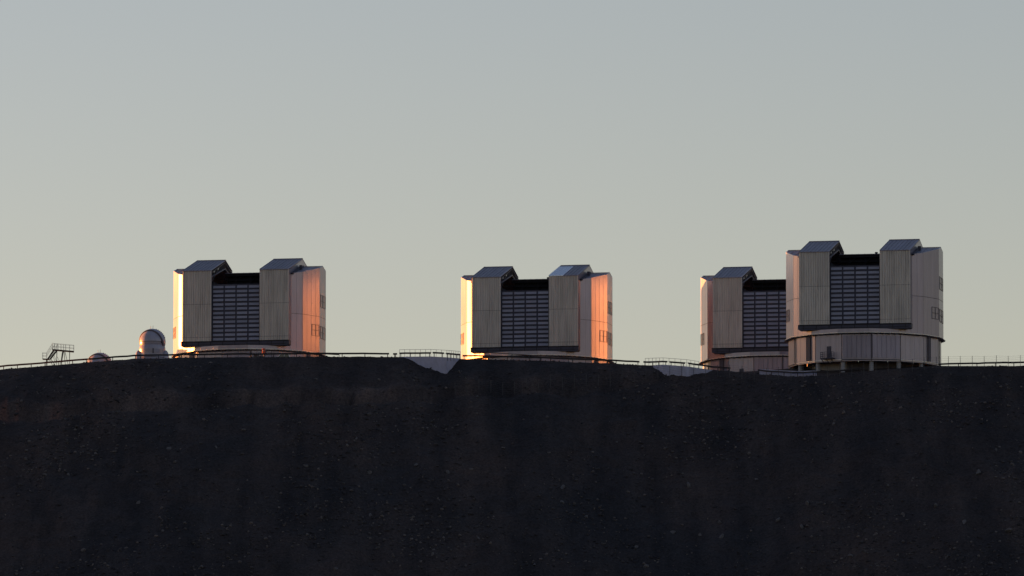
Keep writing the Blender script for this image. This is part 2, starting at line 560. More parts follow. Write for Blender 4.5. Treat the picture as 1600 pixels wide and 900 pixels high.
    # turning part: facets in an upper and a lower tier; the three front ones are only a skirt
    for k in range(16):
        a0, a1 = -11.25 + 22.5 * k, 11.25 + 22.5 * k
        A, B = ring(RB, a0 + .06), ring(RB, a1 - .06)
        if k in (15, 0, 1):
            m = MB(); m.corrugated(A, B, ZRIM, 7.78, 1.45, .025, th=.2, style='board')
            m.build('skirt_panel', 'clad', root)
            continue
        m = MB(); m.corrugated(A, B, ZRIM, 14.15, 1.45, .03, th=.2, style='board')
        lo = m.build('wall_panel', 'clad', root)
        m = MB(); m.corrugated(A, B, 14.24, roofz, 1.45, .03, th=.2, style='board')
        up = m.build('wall_panel', 'clad', root)
        m = MB(); m.corrugated(ring(RB + .01, a0), ring(RB + .01, a1), 14.13, 14.26, 9, 0, th=.2, style='board')
        m.build('seam_strip', 'seam', root)
        def vent(par, f0, f1, z0, z1, cols):
            p0, p1 = Vector((*A, 0)), Vector((*B, 0))
            dd = (p1 - p0).normalized(); n2 = Vector((dd.y, -dd.x, 0)); L = (p1 - p0).length
            g = MB(); pan = MB()
            P = lambda s, z, o: p0 + dd * s + n2 * o + Vector((0, 0, z))
            s0, s1 = f0 * L, f1 * L
            for i in range(3):
                z = z0 + (z1 - z0) * i / 2
                g.bar(P(s0, z, .06), P(s1, z, .06), .06, .12)
            for i in range(cols + 1):
                s = s0 + (s1 - s0) * i / cols
                g.bar(P(s, z0, .06), P(s, z1, .06), .1, .06)
            for r_ in range(2):
                for i in range(5):
                    z = z0 + (z1 - z0) * (r_ + (i + .7) / 5.6) / 2
                    pan.bar(P(s0, z, .04), P(s1, z, .04), .03, .05)
            f = g.build('vent_frame', 'vent', par)
            pan.build('vent_slats', 'clad', par)['kind'] = 'stuff'
        if k in (3, 13):
            vent(lo, *((.54, .97) if k == 3 else (.03, .46)), 10.35, 12.5, 2)
        if k in (4, 12):
            vent(lo, .1, .9, 10.1, 12.4, 2)
            vent(up, .1, .9, 16.2, 18.5, 2)
    # floor plates closing the skirt under the doors
    m = MB()
    m.prism([ring(RB - .2, a) for a in (-33.75, -11.25, 11.25, 33.75)], 7.6, 7.74)
    m.build('skirt_deck', 'navy', root)
    # roof of the turning part, gabled across the slit, open in front between the doors
    def outer(u):
        best = 0
        for k in range(16):
            (x0, y0), (x1, y1) = ring(RB - .05, -11.25 + 22.5 * k), ring(RB - .05, 11.25 + 22.5 * k)
            if min(x0, x1) - 1e-6 <= u <= max(x0, x1) + 1e-6 and abs(x1 - x0) > 1e-6:
                y = y0 + (y1 - y0) * (u - x0) / (x1 - x0)
                best = max(best, -y)
        return best
    m = MB()
    us = [-14.4, -13.2, -12, -10.8, -9.6, -8.4, -7.2, -6, -4.8, -3.6, -2.4, -1.2, 0, 1.2, 2.4, 3.6, 4.8, 6, 7.2, 8.4, 9.6, 10.8, 12, 13.2, 14.4]
    for ua, ub in zip(us[:-1], us[1:]):
        fa, fb = min(outer(ua), 12.3), min(outer(ub), 12.3)
        ra, rb = outer(ua), outer(ub)
        g = .02
        front = abs(ua + ub) / 2 > 4.75
        zoff = -.12 if front else -1.0
        def P(u, v, h=0): return Vector((u, -v, roofz(u, v) + h + zoff))
        if front:
            m.hexa([P(ua + g, fa, -.1), P(ub - g, fb, -.1), P(ub - g, 0, -.1), P(ua + g, 0, -.1), P(ua + g, fa), P(ub - g, fb), P(ub - g, 0), P(ua + g, 0)])
            m.bar(P(ua, fa, .04), P(ua, 0, .04), .06, .1)
        m.hexa([P(ua + g, -.002, -.1), P(ub - g, -.002, -.1), P(ub - g, -rb, -.1), P(ua + g, -ra, -.1), P(ua + g, -.002), P(ub - g, -.002), P(ub - g, -rb), P(ua + g, -ra)])
        m.bar(P(ua, -.1, .04), P(ua, -ra, .04), .06, .1)
    for s in (-1, 1):
        m.bar((s * 10.9, 0, ZRIDGE - .04), (s * 14.5, 0, ZRIDGE - .04), .3, .1)
    m.build('roof', 'roof', root)
    # eaves gutter line along the roof beside each door
    for s in (-1, 1):
        m = MB(); m.bar((s * 10.75, -11.0, roofz(0, 11.0) + .02), (s * 10.75, 4.5, ZRIDGE - .8), .28, .28)
        m.bar((s * 10.75, -11.0, roofz(0, 11) + .02), (s * 10.75, -.3, ZRIDGE), .28, .28)
        m.build('door_track', 'navy', root)
        m = MB(); m.box(s * 11.0 - .25, s * 11.0 + .25, -4.2, -3.6, roofz(0, 4), roofz(0, 4) + .75)
        m.build('track_stop', 'navy', root)
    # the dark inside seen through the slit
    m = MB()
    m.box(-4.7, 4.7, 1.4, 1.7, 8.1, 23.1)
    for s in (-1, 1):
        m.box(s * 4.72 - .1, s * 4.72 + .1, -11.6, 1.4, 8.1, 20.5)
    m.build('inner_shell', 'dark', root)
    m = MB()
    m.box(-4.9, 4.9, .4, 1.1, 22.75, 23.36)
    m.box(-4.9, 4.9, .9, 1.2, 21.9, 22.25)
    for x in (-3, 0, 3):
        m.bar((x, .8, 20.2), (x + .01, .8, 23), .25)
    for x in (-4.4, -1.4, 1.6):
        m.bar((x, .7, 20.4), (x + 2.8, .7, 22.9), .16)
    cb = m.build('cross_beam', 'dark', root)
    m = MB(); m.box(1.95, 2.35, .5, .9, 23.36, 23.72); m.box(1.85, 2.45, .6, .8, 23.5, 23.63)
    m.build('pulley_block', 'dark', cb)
    # windscreen between the doors
    m = MB(); m.box(-4.8, 4.8, -11.9, -11.7, 8.75, 19.85)
    for i in range(5):
        x = -4.7 + 9.4 * i / 4
        m.box(x - .13, x + .13, -12.08, -11.9, 8.75, 19.8)
    for r_ in range(14):
        z = 8.8 + (19.75 - 8.8) * r_ / 13
        m.box(-4.75, 4.75, -12.04, -11.89, z - .1, z + .1)
    ws = m.build('windscreen_frame', 'navy', root)
    slat = None
    for r_ in range(13):
        z0 = 8.8 + (19.75 - 8.8) * r_ / 13
        for c in range(4):
            x0 = -4.7 + 9.4 * c / 4
            if slat is None:
                m = MB()
                m.hexa([(.17, -.30, .19), (2.18, -.30, .19), (2.18, -.20, .19), (.17, -.20, .19), (.17, -.20, .67), (2.18, -.20, .67), (2.18, -.10, .67), (.17, -.10, .67)])
                slat = m.build('louver', 'louver', ws)
                s_ = slat
            else:
                s_ = slat.copy(); col.objects.link(s_); s_.parent = ws
            s_.location = (x0 + rnd.uniform(-.01, .01), -11.86 + rnd.uniform(-.02, .02), z0 + rnd.uniform(-.012, .012))
            s_.rotation_euler = (rnd.uniform(-.05, .05), 0, 0)
    # sill under the doors
    m = MB()
    prof = [(-10.65, 8.80), (-10.65, 7.95), (-10.35, 7.76), (10.35, 7.76), (10.65, 7.95), (10.65, 8.80)]
    m.extrude([(x, -13.0, z) for x, z in prof], (0, 1.9, 0))
    sb = m.build('sill_beam', 'navy', root)
    m = MB(); m.box(-10.68, 10.68, -13.08, -12.95, 8.62, 8.78); m.box(-10.1, 10.1, -13.05, -12.95, 8.08, 8.14)
    for i in range(9):
        x = -9.6 + 19.2 * i / 8
        m.box(x - .05, x + .05, -13.05, -12.95, 7.9, 8.6)
    m.build('sill_trim', 'dark', sb)
    # the two slit doors
    for s in (-1, 1):
        X = lambda u: s * u
        xa, xb = (U0, U1) if s > 0 else (-U1, -U0)
        m = MB(); m.corrugated((xa, -VF), (xb, -VF), 16.04, ZDF - .02, .44, .17, th=.12)
        dr = m.build('slit_door', 'door', root)
        m = MB(); m.corrugated((xa, -VF), (xb, -VF), 9.62, 15.98, .44, .17, th=.12)
        m.build('lower_sheet', 'door', dr)
        m = MB(); m.corrugated((xa, -VF), (xb, -VF), ZDB, 9.56, .44, .17, th=.12)
        m.build('bottom_sheet', 'door', dr)
        m = MB(); m.box(xa - .02, xb + .02, -VF + .02, -VF + .2, ZDB, ZDF - .05)
        m.build('door_backing', 'steel', dr)
        n = 8
        for i in range(n):
            ua, ub = xa + (xb - xa) * i / n, xa + (xb - xa) * (i + 1) / n
            m = MB()
            v0 = VF + .27
            zf = ZDF - .06
            m.hexa([(ua + .012, -v0, zf - .1), (ub - .012, -v0, zf - .1), (ub - .012, 0, ZD - .1), (ua + .012, 0, ZD - .1), (ua + .012, -v0, zf), (ub - .012, -v0, zf), (ub - .012, 0, ZD), (ua + .012, 0, ZD)])
            m.bar((ua + .05, -v0, zf + .04), (ua + .05, 0, ZD + .04), .06, .12)
            m.build('roof_panel', 'roof', dr)
        m = MB()
        zb = ZD - 5.7 * .25
        m.hexa([(xa, .002, ZD - .1), (xb, .002, ZD - .1), (xb, 5.8, zb - .1), (xa, 5.8, zb - .1), (xa, .002, ZD), (xb, .002, ZD), (xb, 5.8, zb), (xa, 5.8, zb)])
        m.box(xa, xb, 5.7, 5.8, 22.6, zb - .12)
        m.build('rear_roof', 'roof', dr)
        m = MB(); m.bar((xa, 0, ZD + .05), (xb, 0, ZD + .05), .34, .12)
        m.build('ridge_cap', 'roof', dr)
        side = [(-VF + .2, ZDB), (-VF + .2, ZDF - .18), (0, ZD - .14), (5.68, zb - .14), (5.68, 22.7), (0, 24.05), (-10.1, 21.9), (-10.1, ZDB)]
        m = MB(); m.extrude([(s * U1 - s * .02, y, z) for y, z in side], (s * -.1, 0, 0))
        m.build('side_panel', 'clad', dr)
        m = MB(); m.extrude([(s * (U0 + .35), y, z) for y, z in side], (s * .1, 0, 0))
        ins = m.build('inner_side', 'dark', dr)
        m = MB()
        xs = s * (U0 + .15)
        m.bar((xs, -VF + .3, ZDF - .5), (xs, -.2, ZD - .5), .12, .14)
        m.bar((xs, .1, ZD - .5), (xs, 5.6, zb - .5), .12, .14)
        m.bar((xs, -VF + .3, 20.2), (xs, -4.5, ZD - 1.6), .1, .1)
        m.bar((xs, -VF + .3, 9), (xs, -VF + .3, 22), .16)
        for y in (-9.5, -6.3, -3.2, .2, 3.2):
            zt = ZD - abs(y) * .255 - .5
            m.bar((xs, y, zt - 1.4), (xs, y, zt), .08)
        m.build('truss', 'steel', ins)
        m = MB()
        for y in (-10.4, -7.0):
            zt = ZD - abs(y) * .257 - .72
            m.bar((xs - s * .1, y, zt), (xs - s * .1, y + .9, zt + .23), .05, .2)
        m.build('roller_guide', 'rim', ins)
    return root

UT = [  # px of the axis, py of the door ridge, distance
    (390.3, 406, -4.2), (838.7, 416, 6.1), (1213.3, 416.5, 3.4), (1350.7, 376, -56.7)]
labels = ['silver telescope enclosure with glowing sunlit edges beside the small white domes',
          'silver telescope enclosure with sunlit orange side and one shiny blue roof panel',
          'shaded silver telescope enclosure partly hidden behind another enclosure',
          'shaded silver telescope enclosure showing its whole base drum, balcony and stilts']
base = []
for px, py, Y in UT:
    p = pix(px, py, Y)
    base.append((p.x, Y, p.z - ZD))
first = thing('telescope_enclosure', labels[0], 'telescope', base[0], -ROT, 'large telescope enclosures on the summit')
make_enclosure(first)
encl = [first]
for k in range(1, 4):
    c = copy_tree(first)
    c.location = base[k]
    c['label'] = labels[k]
    encl.append(c)
# the shiny panels on the right-hand door roof of the second enclosure
door_r = [o for o in encl[1].children if o.name.startswith('slit_door')][1]
pans = sorted([o for o in door_r.children if o.name.startswith('roof_panel')], key=lambda o: o.data.vertices[0].co.x)
for o in pans[:4]:
    o.data = o.data.copy()
    o.data.materials[0] = M['roof_shiny']
    o['label'] = 'shiny blue-grey roof panel'
UTpos = base

# ------------------------------------------------------------------ concrete bastions on the platform edge
def px2x(px, Y): return pix(px, 560, Y).x
def edge_pt(px, t, dz=0.0):
    x = px2x(px, -72 - t)
    y = float(ye(x)) - t
    return Vector((x, y, float(ze(x)) + dz))
def bastion(pts, label):
    """pts: (px, distance out from the edge, drop of the top) from left to right."""
    P = [edge_pt(*p) for p in pts]
    back = [edge_pt(pts[-1][0], -3, -.02), edge_pt(pts[0][0], -3, -.02)]
    top = P + back
    n = len(top)
    m = MB()
    m.add([Vector((v.x, v.y, v.z - 9)) for v in top] + top,
          [(i, (i + 1) % n, n + (i + 1) % n, n + i) for i in range(n)] + [tuple(range(n))[::-1], tuple(range(n, 2 * n))])
    o = m.build('retaining_wall', 'pale_concrete')
    tag(o, label, 'wall')
    return P
b1 = [(624, -.3, .05), (673, 4.3, -.2), (698, 6.5, -.5), (719, -.3, .02)]
b2 = [(1017, -.3, .02), (1037, 4.6, -.15), (1074, 5.4, -.25), (1118, -.3, -.05)]
B1 = bastion(b1, 'angular pale concrete retaining wall jutting from the slope beside the sunlit middle enclosure')
B2 = bastion(b2, 'low pale concrete retaining wall jutting from the slope below the partly hidden enclosure')

def pipe_railing(path, h, step, label):
    r = thing('pipe_railing', label, 'railing', path[0])
    o0 = path[0]
    pts = []
    for a, b in zip(path[:-1], path[1:]):
        n = max(1, round((b - a).length / step))
        pts += [a.lerp(b, i / n) for i in range(n)]
    pts.append(path[-1])
    for p in pts:
        m = MB(); m.tube(p - o0 - Vector((0, 0, .3)), p - o0 + Vector((0, 0, h)), .035, 5)
        m.build('post', 'pipe', r)
    for z in (h * .55, h):
        m = MB()
        for a, b in zip(path[:-1], path[1:]):
            m.tube(a - o0 + Vector((0, 0, z)), b - o0 + Vector((0, 0, z)), .032, 5)
        m.build('rail', 'pipe', r)
    return r
def inset(b, dt): return [edge_pt(px, t - dt, dz) for px, t, dz in b]
pipe_railing(inset(b1, .35)[:1] + inset(b1, .35)[1:], 1.35, 1.25, 'thin pipe railing on top of the angular retaining wall')
pipe_railing([edge_pt(1009, -.6, 0)] + inset(b2, .35)[1:3] + [edge_pt(1093, 1.6, -.1)], 1.3, 1.25, 'thin pipe railing on top of the low retaining wall')

# ------------------------------------------------------------------ crash barriers along the edge
def guardrail(path, label, mt='rail', step=2.35, h=.62, post_w=.14):
    o0 = path[0].copy()
    r = thing('guardrail', label, 'guardrail', o0, group='crash barriers along the summit edge')
    L = [0]
    for a, b in zip(path[:-1], path[1:]):
        L.append(L[-1] + (b - a).length)
    def at(s):
        s = max(0, min(L[-1], s))
        for k in range(len(path) - 1):
            if s <= L[k + 1]:
                return path[k].lerp(path[k + 1], (s - L[k]) / max(1e-6, L[k + 1] - L[k]))
        return path[-1]
    N = max(2, int(L[-1] / 1.2))
    prof = [(-.02, -.16), (-.09, -.10), (-.09, -.06), (-.03, 0), (-.09, .06), (-.09, .10), (-.02, .16), (.03, .16), (.03, -.16)]
    vs, fs = [], []
    jit = random.Random(len(path) + int(o0.x))
    for i in range(N + 1):
        p = at(L[-1] * i / N) - o0
        p.z += jit.uniform(-.02, .02)
        for dy, dz in prof:
            vs.append((p.x, p.y + dy, p.z + h + dz))
    k = len(prof)
    for i in range(N):
        for j in range(k):
            fs.append((i * k + j, i * k + (j + 1) % k, (i + 1) * k + (j + 1) % k, (i + 1) * k + j))
    fs += [tuple(range(k)), tuple(range(N * k, N * k + k))[::-1]]
    mesh_obj('beam', vs, fs, M[mt], r)
    n = max(1, round((L[-1] - .6) / step))
    for i in range(n + 1):
        p = at(.3 + (L[-1] - .6) * i / n) - o0
        m = MB(); m.box(p.x - post_w / 2, p.x + post_w / 2, p.y + .03, p.y + .17, p.z - .6, p.z + h + .14)
        m.build('post', mt, r)
    return r
def edge_path(p0, p1, t=-.45, n=None):
    n = n or max(2, int(abs(p1 - p0) / 12))
    out = []
    for i in range(n + 1):
        e = edge_pt(p0 + (p1 - p0) * i / n, t)
        e.z = T(e.x, e.y)
        out.append(e)
    return out
guardrail(edge_path(-40, 138), 'red-brown crash barrier below the access stairs', 'russet', 2.45)
guardrail(edge_path(138.6, 608), 'long dark crash barrier in front of the domes and the enclosure beside them', 'rail', 4.2)
guardrail(edge_path(614, 620.5), 'very short dark crash barrier piece beside the angular retaining wall', 'rail', 2)
i1 = inset(b1, .25)
guardrail([i1[0], i1[1]], 'dark crash barrier on the long face of the angular retaining wall', 'rail', 2.4, .68)
guardrail([i1[1].lerp(i1[2], .12), i1[1].lerp(i1[2], .82)], 'dark crash barrier piece at the point of the angular retaining wall', 'rail', 1.5, .75)
guardrail([i1[1].lerp(i1[2], .95), i1[2] + Vector((.15, 0, 0)), i1[3]], 'dark crash barrier piece on the short face of the angular retaining wall', 'rail', 2, .72)
guardrail(edge_path(722.5, 1000), 'long dark crash barrier in front of the sunlit middle enclosure', 'rail', 4.2)
i2 = inset(b2, .25)
guardrail(edge_path(1006, 1015) + [i2[1], i2[1].lerp(i2[2], .18)], 'dark crash barrier at the left end of the low retaining wall', 'rail', 2.6)
guardrail([i2[1].lerp(i2[2], .27), i2[1].lerp(i2[2], .93)], 'short dark crash barrier on the middle of the low retaining wall', 'rail', 2)
guardrail([i2[2] + Vector((.25, .1, 0)), i2[3]] + edge_path(1120, 1142), 'dark crash barrier sloping down from the low retaining wall', 'rail', 2.6)
guardrail(edge_path(1184, 1345, -.6), 'dark crash barrier below the stilts of the foremost enclosure', 'rail', 3.0, .72)
guardrail(edge_path(1462, 1640), 'dark crash barrier beside the wire fence on the open crest', 'rail', 3.6)

# thin pipelines on posts behind the barriers
def pipeline(pts, label, t):
    path = []
    for px, py in pts:
        e = edge_pt(px, t)
        path.append(pix(px, py, e.y))
    o0 = path[0].copy(); o0.z = T(o0.x, o0.y)
    r = thing('raised_cable_tray', label, 'cable tray', o0)
    m = MB()
    for a, b in zip(path[:-1], path[1:]):
        m.bar(a - o0, b - o0, .16, .14)
    m.build('tray', 'rail', r)
    for p in path:
        z = T(p.x, p.y)
        m = MB(); m.tube((p.x - o0.x, p.y - o0.y, z - .2 - o0.z), p - o0, .045, 5)
        m.build('support', 'rail', r)
pipeline([(308, 551.2), (336, 549.4), (372, 548.0), (409, 547.4)], 'thin raised cable tray leading to the red beacon box', -3)
pipeline([(424, 548.2), (460, 550.2), (495, 552.4), (530, 554.4)], 'thin raised cable tray running down from the red beacon box', -3)
pipeline([(742, 549.5), (800, 553.2), (860, 557), (915, 560.6), (955, 563.6)], 'thin raised cable tray before the sunlit middle enclosure', -3)

# low concrete wall beneath the foremost enclosure
pts = [edge_pt(p, -1.6) for p in (1186, 1215, 1245, 1274)]
o0 = pts[0].copy()
m = MB()
for a, b in zip(pts[:-1], pts[1:]):
    m.hexa([a - o0 + Vector((0, 0, -1)), b - o0 + Vector((0, 0, -1)), b - o0 + Vector((0, .3, -1)), a - o0 + Vector((0, .3, -1)),
            a - o0 + Vector((0, 0, 1.1)), b - o0 + Vector((0, 0, 1.1)), b - o0 + Vector((0, .3, 1.1)), a - o0 + Vector((0, .3, 1.1))])
wl = m.build('parapet_wall', 'pale_concrete')
wl.location = o0
tag(wl, 'low pale concrete parapet behind the barrier between the two shaded enclosures', 'wall')

# ------------------------------------------------------------------ wire fence
fp = [(690, 14.5), (840, 11.0), (930, 8.5), (1000, 6.6), (1100, 4.6), (1200, 2.6), (1300, 1.6), (1400, 1.2), (1477.5, .9), (1640, .9)]
fx = np.array([p[0] for p in fp]); ft = np.array([p[1] for p in fp])
posts = []
p = 1477.5 - 18.7 * 41
while p < 1650:
    e = edge_pt(p, float(np.interp(p, fx, ft)))
    e.z = T(e.x, e.y)
    posts.append(e)
    p += 18.7
fence = thing('wire_fence', 'tall thin wire fence on steel posts below the summit edge', 'fence', posts[0])
o0 = posts[0]
rf = random.Random(5)
tops = []
for q_ in posts:
    h = 2.35 + rf.uniform(-.06, .06)
    lean = Vector((rf.uniform(-.03, .03), rf.uniform(-.03, .03), 0))
    m = MB(); m.tube(q_ - o0 - Vector((0, 0, .3)), q_ - o0 + lean + Vector((0, 0, h)), .04, 6)
    m.build('post', 'fence', fence)
    tops.append((q_ - o0, q_ - o0 + lean + Vector((0, 0, h))))
for k in range(7):
    f = .12 + .84 * k / 6
    m = MB()
    for (a0, a1), (b0, b1_) in zip(tops[:-1], tops[1:]):
        m.tube(a0.lerp(a1, f), b0.lerp(b1_, f), .011, 3)
    m.build('wire', 'fence', fence)

# ------------------------------------------------------------------ small domed telescopes
def sphere_cap(axis, r, amax, nseg=48, nring=20, th=.06):
    axis = Vector(axis).normalized()
    rot = axis.to_track_quat('Z', 'Y').to_matrix()
    m = MB()
    prof = [(r * math.sin(amax * i / nring), r * math.cos(amax * i / nring)) for i in range(nring + 1)]
    prof += [((r - th) * math.sin(amax), (r - th) * math.cos(amax))]
    m.lathe(prof, nseg)
    m.v = [rot @ v for v in m.v]
    return m
def make_dome(root):
    zc = 5.25
    body = [(2.95, -1), (2.95, 1.0), (2.75, 1.6), (2.5, 2.0), (2.42, 3.2), (2.50, 3.6), (2.46, 4.2), (2.30, 4.6), (2.28, zc - .1)]
    m = MB(); m.lathe(body, 40); m.build('base_drum', 'white', root, True)
    m = sphere_cap((0, 0, 1), 2.40, R(150)); o = m.build('lower_shell', 'white', root, True); o.location = (0, 0, zc)
    ax = (.43, .82, .375)
    m = sphere_cap(ax, 2.53, R(101), th=.16); o2 = m.build('upper_shell', 'white', root, True); o2.location = (0, 0, zc)
    rot = Vector(ax).normalized().to_track_quat('Z', 'Y').to_matrix()
    m = MB()
    a = R(101)
    m.lathe([(2.56 * math.sin(a - .10), 2.56 * math.cos(a - .10)), (2.58 * math.sin(a), 2.58 * math.cos(a)), (2.42 * math.sin(a + .01), 2.42 * math.cos(a + .01))], 64)
    m.v = [rot @ v for v in m.v]
    m.build('shell_seal', 'seam', o2, True)
    m = MB(); m.lathe([(2.38, -.05), (2.44, -.05), (2.44, .05), (2.38, .05)], 48)
    o = m.build('waist_band', 'seam', root); o.location = (0, 0, zc - .05)
    m = MB(); m.lathe([(.02, -.16), (.26, -.16), (.3, 0), (.26, .16), (.02, .16)], 16)
    o = m.build('hinge_hub', 'seam', root); o.location = (1.95, -1.5, zc - .1); o.rotation_euler = (R(90), 0, R(52))
    for s in (-1, 1):
        m = MB()
        m.lathe([(.05, 1.75), (.35, 1.65), (.62, 1.2), (.72, .6), (.72, -1.5)], 20)
        o = m.build('side_fairing', 'white', root, True); o.location = (s * 2.45, -.5, 1.9)
    m = MB()
    a0, a1 = R(-84), R(-52)
    m.lathe([(2.44, 3.0), (2.54, 3.0), (2.54, 3.75), (2.44, 3.75)], 10, a0, a1)
    hatch = m.build('hatch', 'louver', root)
    m = MB(); m.lathe([(2.5, 2.9), (2.58, 2.9), (2.58, 3.85), (2.5, 3.85)], 2, R(-86), R(-81))
    m.build('hatch_slot', 'seam', root)
    m = MB(); m.lathe([(2.40, 2.2), (2.56, 2.2), (2.56, 2.32), (2.40, 2.32)], 40)
    m.build('base_band', 'seam', root)
    for x, h in ((-.28, .55), (.12, .62)):
        m = MB(); m.tube((x, .1, zc + 2.4), (x * 1.2, .1, zc + 2.5 + h), .035, 5)
        m.build('antenna', 'steel', root)
    for i in range(7):
        t = R(18 + 8.5 * i)
        x, z = 2.53 * math.sin(t), 2.53 * math.cos(t)
        c = Vector((x, .15, zc + z)); nn = Vector((math.sin(t), 0, math.cos(t)))
        m = MB(); m.bar(c + nn * -.02 - Vector((0, .3, 0)), c + nn * -.02 + Vector((0, .3, 0)), .16, .2)
        m.build('ladder_rung', 'seam', o2).location = (0, 0, -zc)
Yd = -52.0
xd = px2x(237.7, Yd)
d1 = thing('dome_telescope', 'small white domed telescope on a rounded drum beside the sunlit enclosure', 'telescope', (xd, Yd, T(xd, Yd) - .1), 0, 'small white domed telescopes')
make_dome(d1)
d2 = copy_tree(d1)
Y2 = 0.0
x2 = px2x(155.5, Y2)
d2.location = (x2, Y2, pix(155.5, 551, Y2).z - 7.78)
d2['label'] = 'white domed telescope showing only its cap above the crest behind the barrier'

# ------------------------------------------------------------------ access stairs
YA, YB = -66.0, -64.6
root_p = pix(90, 566, YA); root_p.z = T(root_p.x, YA)
st = thing('access_stairs', 'spindly steel access stairs with a railed platform standing on the crest', 'stairs', root_p)
def S(px, py, Y=YA): return pix(px, py, Y) - root_p
def low(px, Y=YA):
    p = pix(px, 560, Y); return Vector((p.x, Y, T(p.x, Y) - .3)) - root_p
DD = Vector((0, YB - YA, 0))
def both(m, a, b, w):
    m.bar(a, b, w); m.bar(a + DD, b + DD, w)
def deck(name, a, b, th):
    m = MB(); m.hexa([a - Vector((0, 0, th)), b - Vector((0, 0, th)), b + DD - Vector((0, 0, th)), a + DD - Vector((0, 0, th)), a, b, b + DD, a + DD])
    return m.build(name, 'rail', st)
deck('platform', S(81.5, 545.2), S(115, 548.2), .2)
deck('landing', S(66.2, 560), S(77, 560.6), .13)
for k, (a, b) in enumerate((((74, 561), (84, 546)), ((78, 561), (89, 546.6)))):
    for dd in (Vector(), DD):
        m = MB(); m.bar(S(*a) + dd, S(*b) + dd, .09, .14); m.build('stringer', 'rail', st)
for i in range(8):
    f = (i + .5) / 8
    a = S(74, 561).lerp(S(84, 546), f); b = S(78, 561).lerp(S(89, 546.6), f)
    c = a.lerp(b, .4)
    m = MB(); m.hexa([c + Vector((-.12, 0, -.03)), c + Vector((.14, 0, -.03)), c + DD + Vector((.14, 0, -.03)), c + DD + Vector((-.12, 0, -.03)), c + Vector((-.12, 0, 0)), c + Vector((.14, 0, 0)), c + DD + Vector((.14, 0, 0)), c + DD + Vector((-.12, 0, 0))])
    m.build('step', 'rail', st)
for a, b in (((79.5, 561), (87, 569)), ((77, 561.3), (82.5, 569))):
    m = MB(); both(m, S(*a), S(*b) - Vector((0, 0, .3)), .09); m.build('lower_stringer', 'rail', st)
for px, px2, top in ((72.5, 71.5, 561), (73.5, 73.4, 561), (97.5, 93.8, 548), (98.5, 95.2, 548), (99.5, 102.8, 548), (101, 108, 548.5), (108.6, 108.6, 547.5), (88.6, 88.6, 547)):
    for Y in (YA, YB):
        a = S(px, top) + Vector((0, Y - YA, 0)); b = low(px2, Y)
        m = MB(); m.bar(a, b, .075); m.build('leg', 'rail', st)
for a, b in (((84, 554), (88.6, 566)), ((83, 557), (86.5, 567)), ((88.6, 556), (94, 566))):
    m = MB(); both(m, S(*a), S(*b), .05); m.build('brace', 'rail', st)
for dd in (Vector(), DD):
    for px in (81.5, 85, 88.7, 90.5, 95, 99, 102.3, 108.6, 115):
        y0 = 545.2 + (px - 81.5) * .09
        m = MB(); m.bar(S(px, y0) + dd, S(px, y0 - 9) + dd, .04); m.build('rail_post', 'pipe', st)
    for h in (4.5, 9):
        m = MB(); m.bar(S(81.5, 545.2 - h) + dd, S(115, 548.2 - h) + dd, .04); m.build('handrail', 'pipe', st)
        m = MB(); m.bar(S(72.5, 560 - h) + dd, S(81.5, 545.2 - h + 1) + dd, .04); m.build('handrail', 'pipe', st)
        m = MB(); m.bar(S(66.4, 560 - h) + dd, S(72.5, 560.3 - h) + dd, .04); m.build('handrail', 'pipe', st)
    for px in (66.4, 72.5):
        m = MB(); m.bar(S(px, 560.2) + dd, S(px, 551) + dd, .04); m.build('rail_post', 'pipe', st)
for a, b in (((81.5, 545), (86, 536.5)), ((86, 545), (90, 537))):
    m = MB(); both(m, S(*a), S(*b), .04); m.build('rail_brace', 'pipe', st)
for px, py in ((115, 548), (66.4, 560)):
    for h in (4.5, 9):
        m = MB(); m.bar(S(px, py - h), S(px, py - h) + DD, .04); m.build('end_rail', 'pipe', st)

# ------------------------------------------------------------------ red beacon box, parked pickup
e = edge_pt(413, -1.2); e.z = T(e.x, e.y)
bx = thing('alarm_beacon', 'rust-red beacon box on a short post standing at the barrier', 'beacon', e)
m = MB(); m.tube((0, 0, -.2), (0, 0, .9), .09, 8); m.build('post', 'rail', bx)
m = MB(); m.box(-.12, .14, -.16, .16, .55, .85); m.build('bracket', 'red', bx)
m = MB(); m.prism([(-.36, -.2), (-.28, -.28), (.16, -.28), (.2, -.24), (.2, .24), (.16, .28), (-.28, .28), (-.36, .2)], .82, 1.62)
hs = m.build('housing', 'red', bx)
m = MB(); m.lathe([(.30, 0), (.27, .08), (.16, .14), (.01, .16)], 12); o = m.build('cap', 'red', bx); o.location = (-.06, 0, 1.6)
m = MB(); m.lathe([(.02, .06), (.08, .05), (.1, 0)], 12); o = m.build('lens', 'rim', bx, True); o.location = (-.16, -.28, 1.25); o.rotation_euler = (R(90), 0, 0)
m = MB(); m.box(.2, .44, -.22, .22, .86, 1.55); m.build('battery_box', 'seam', bx)

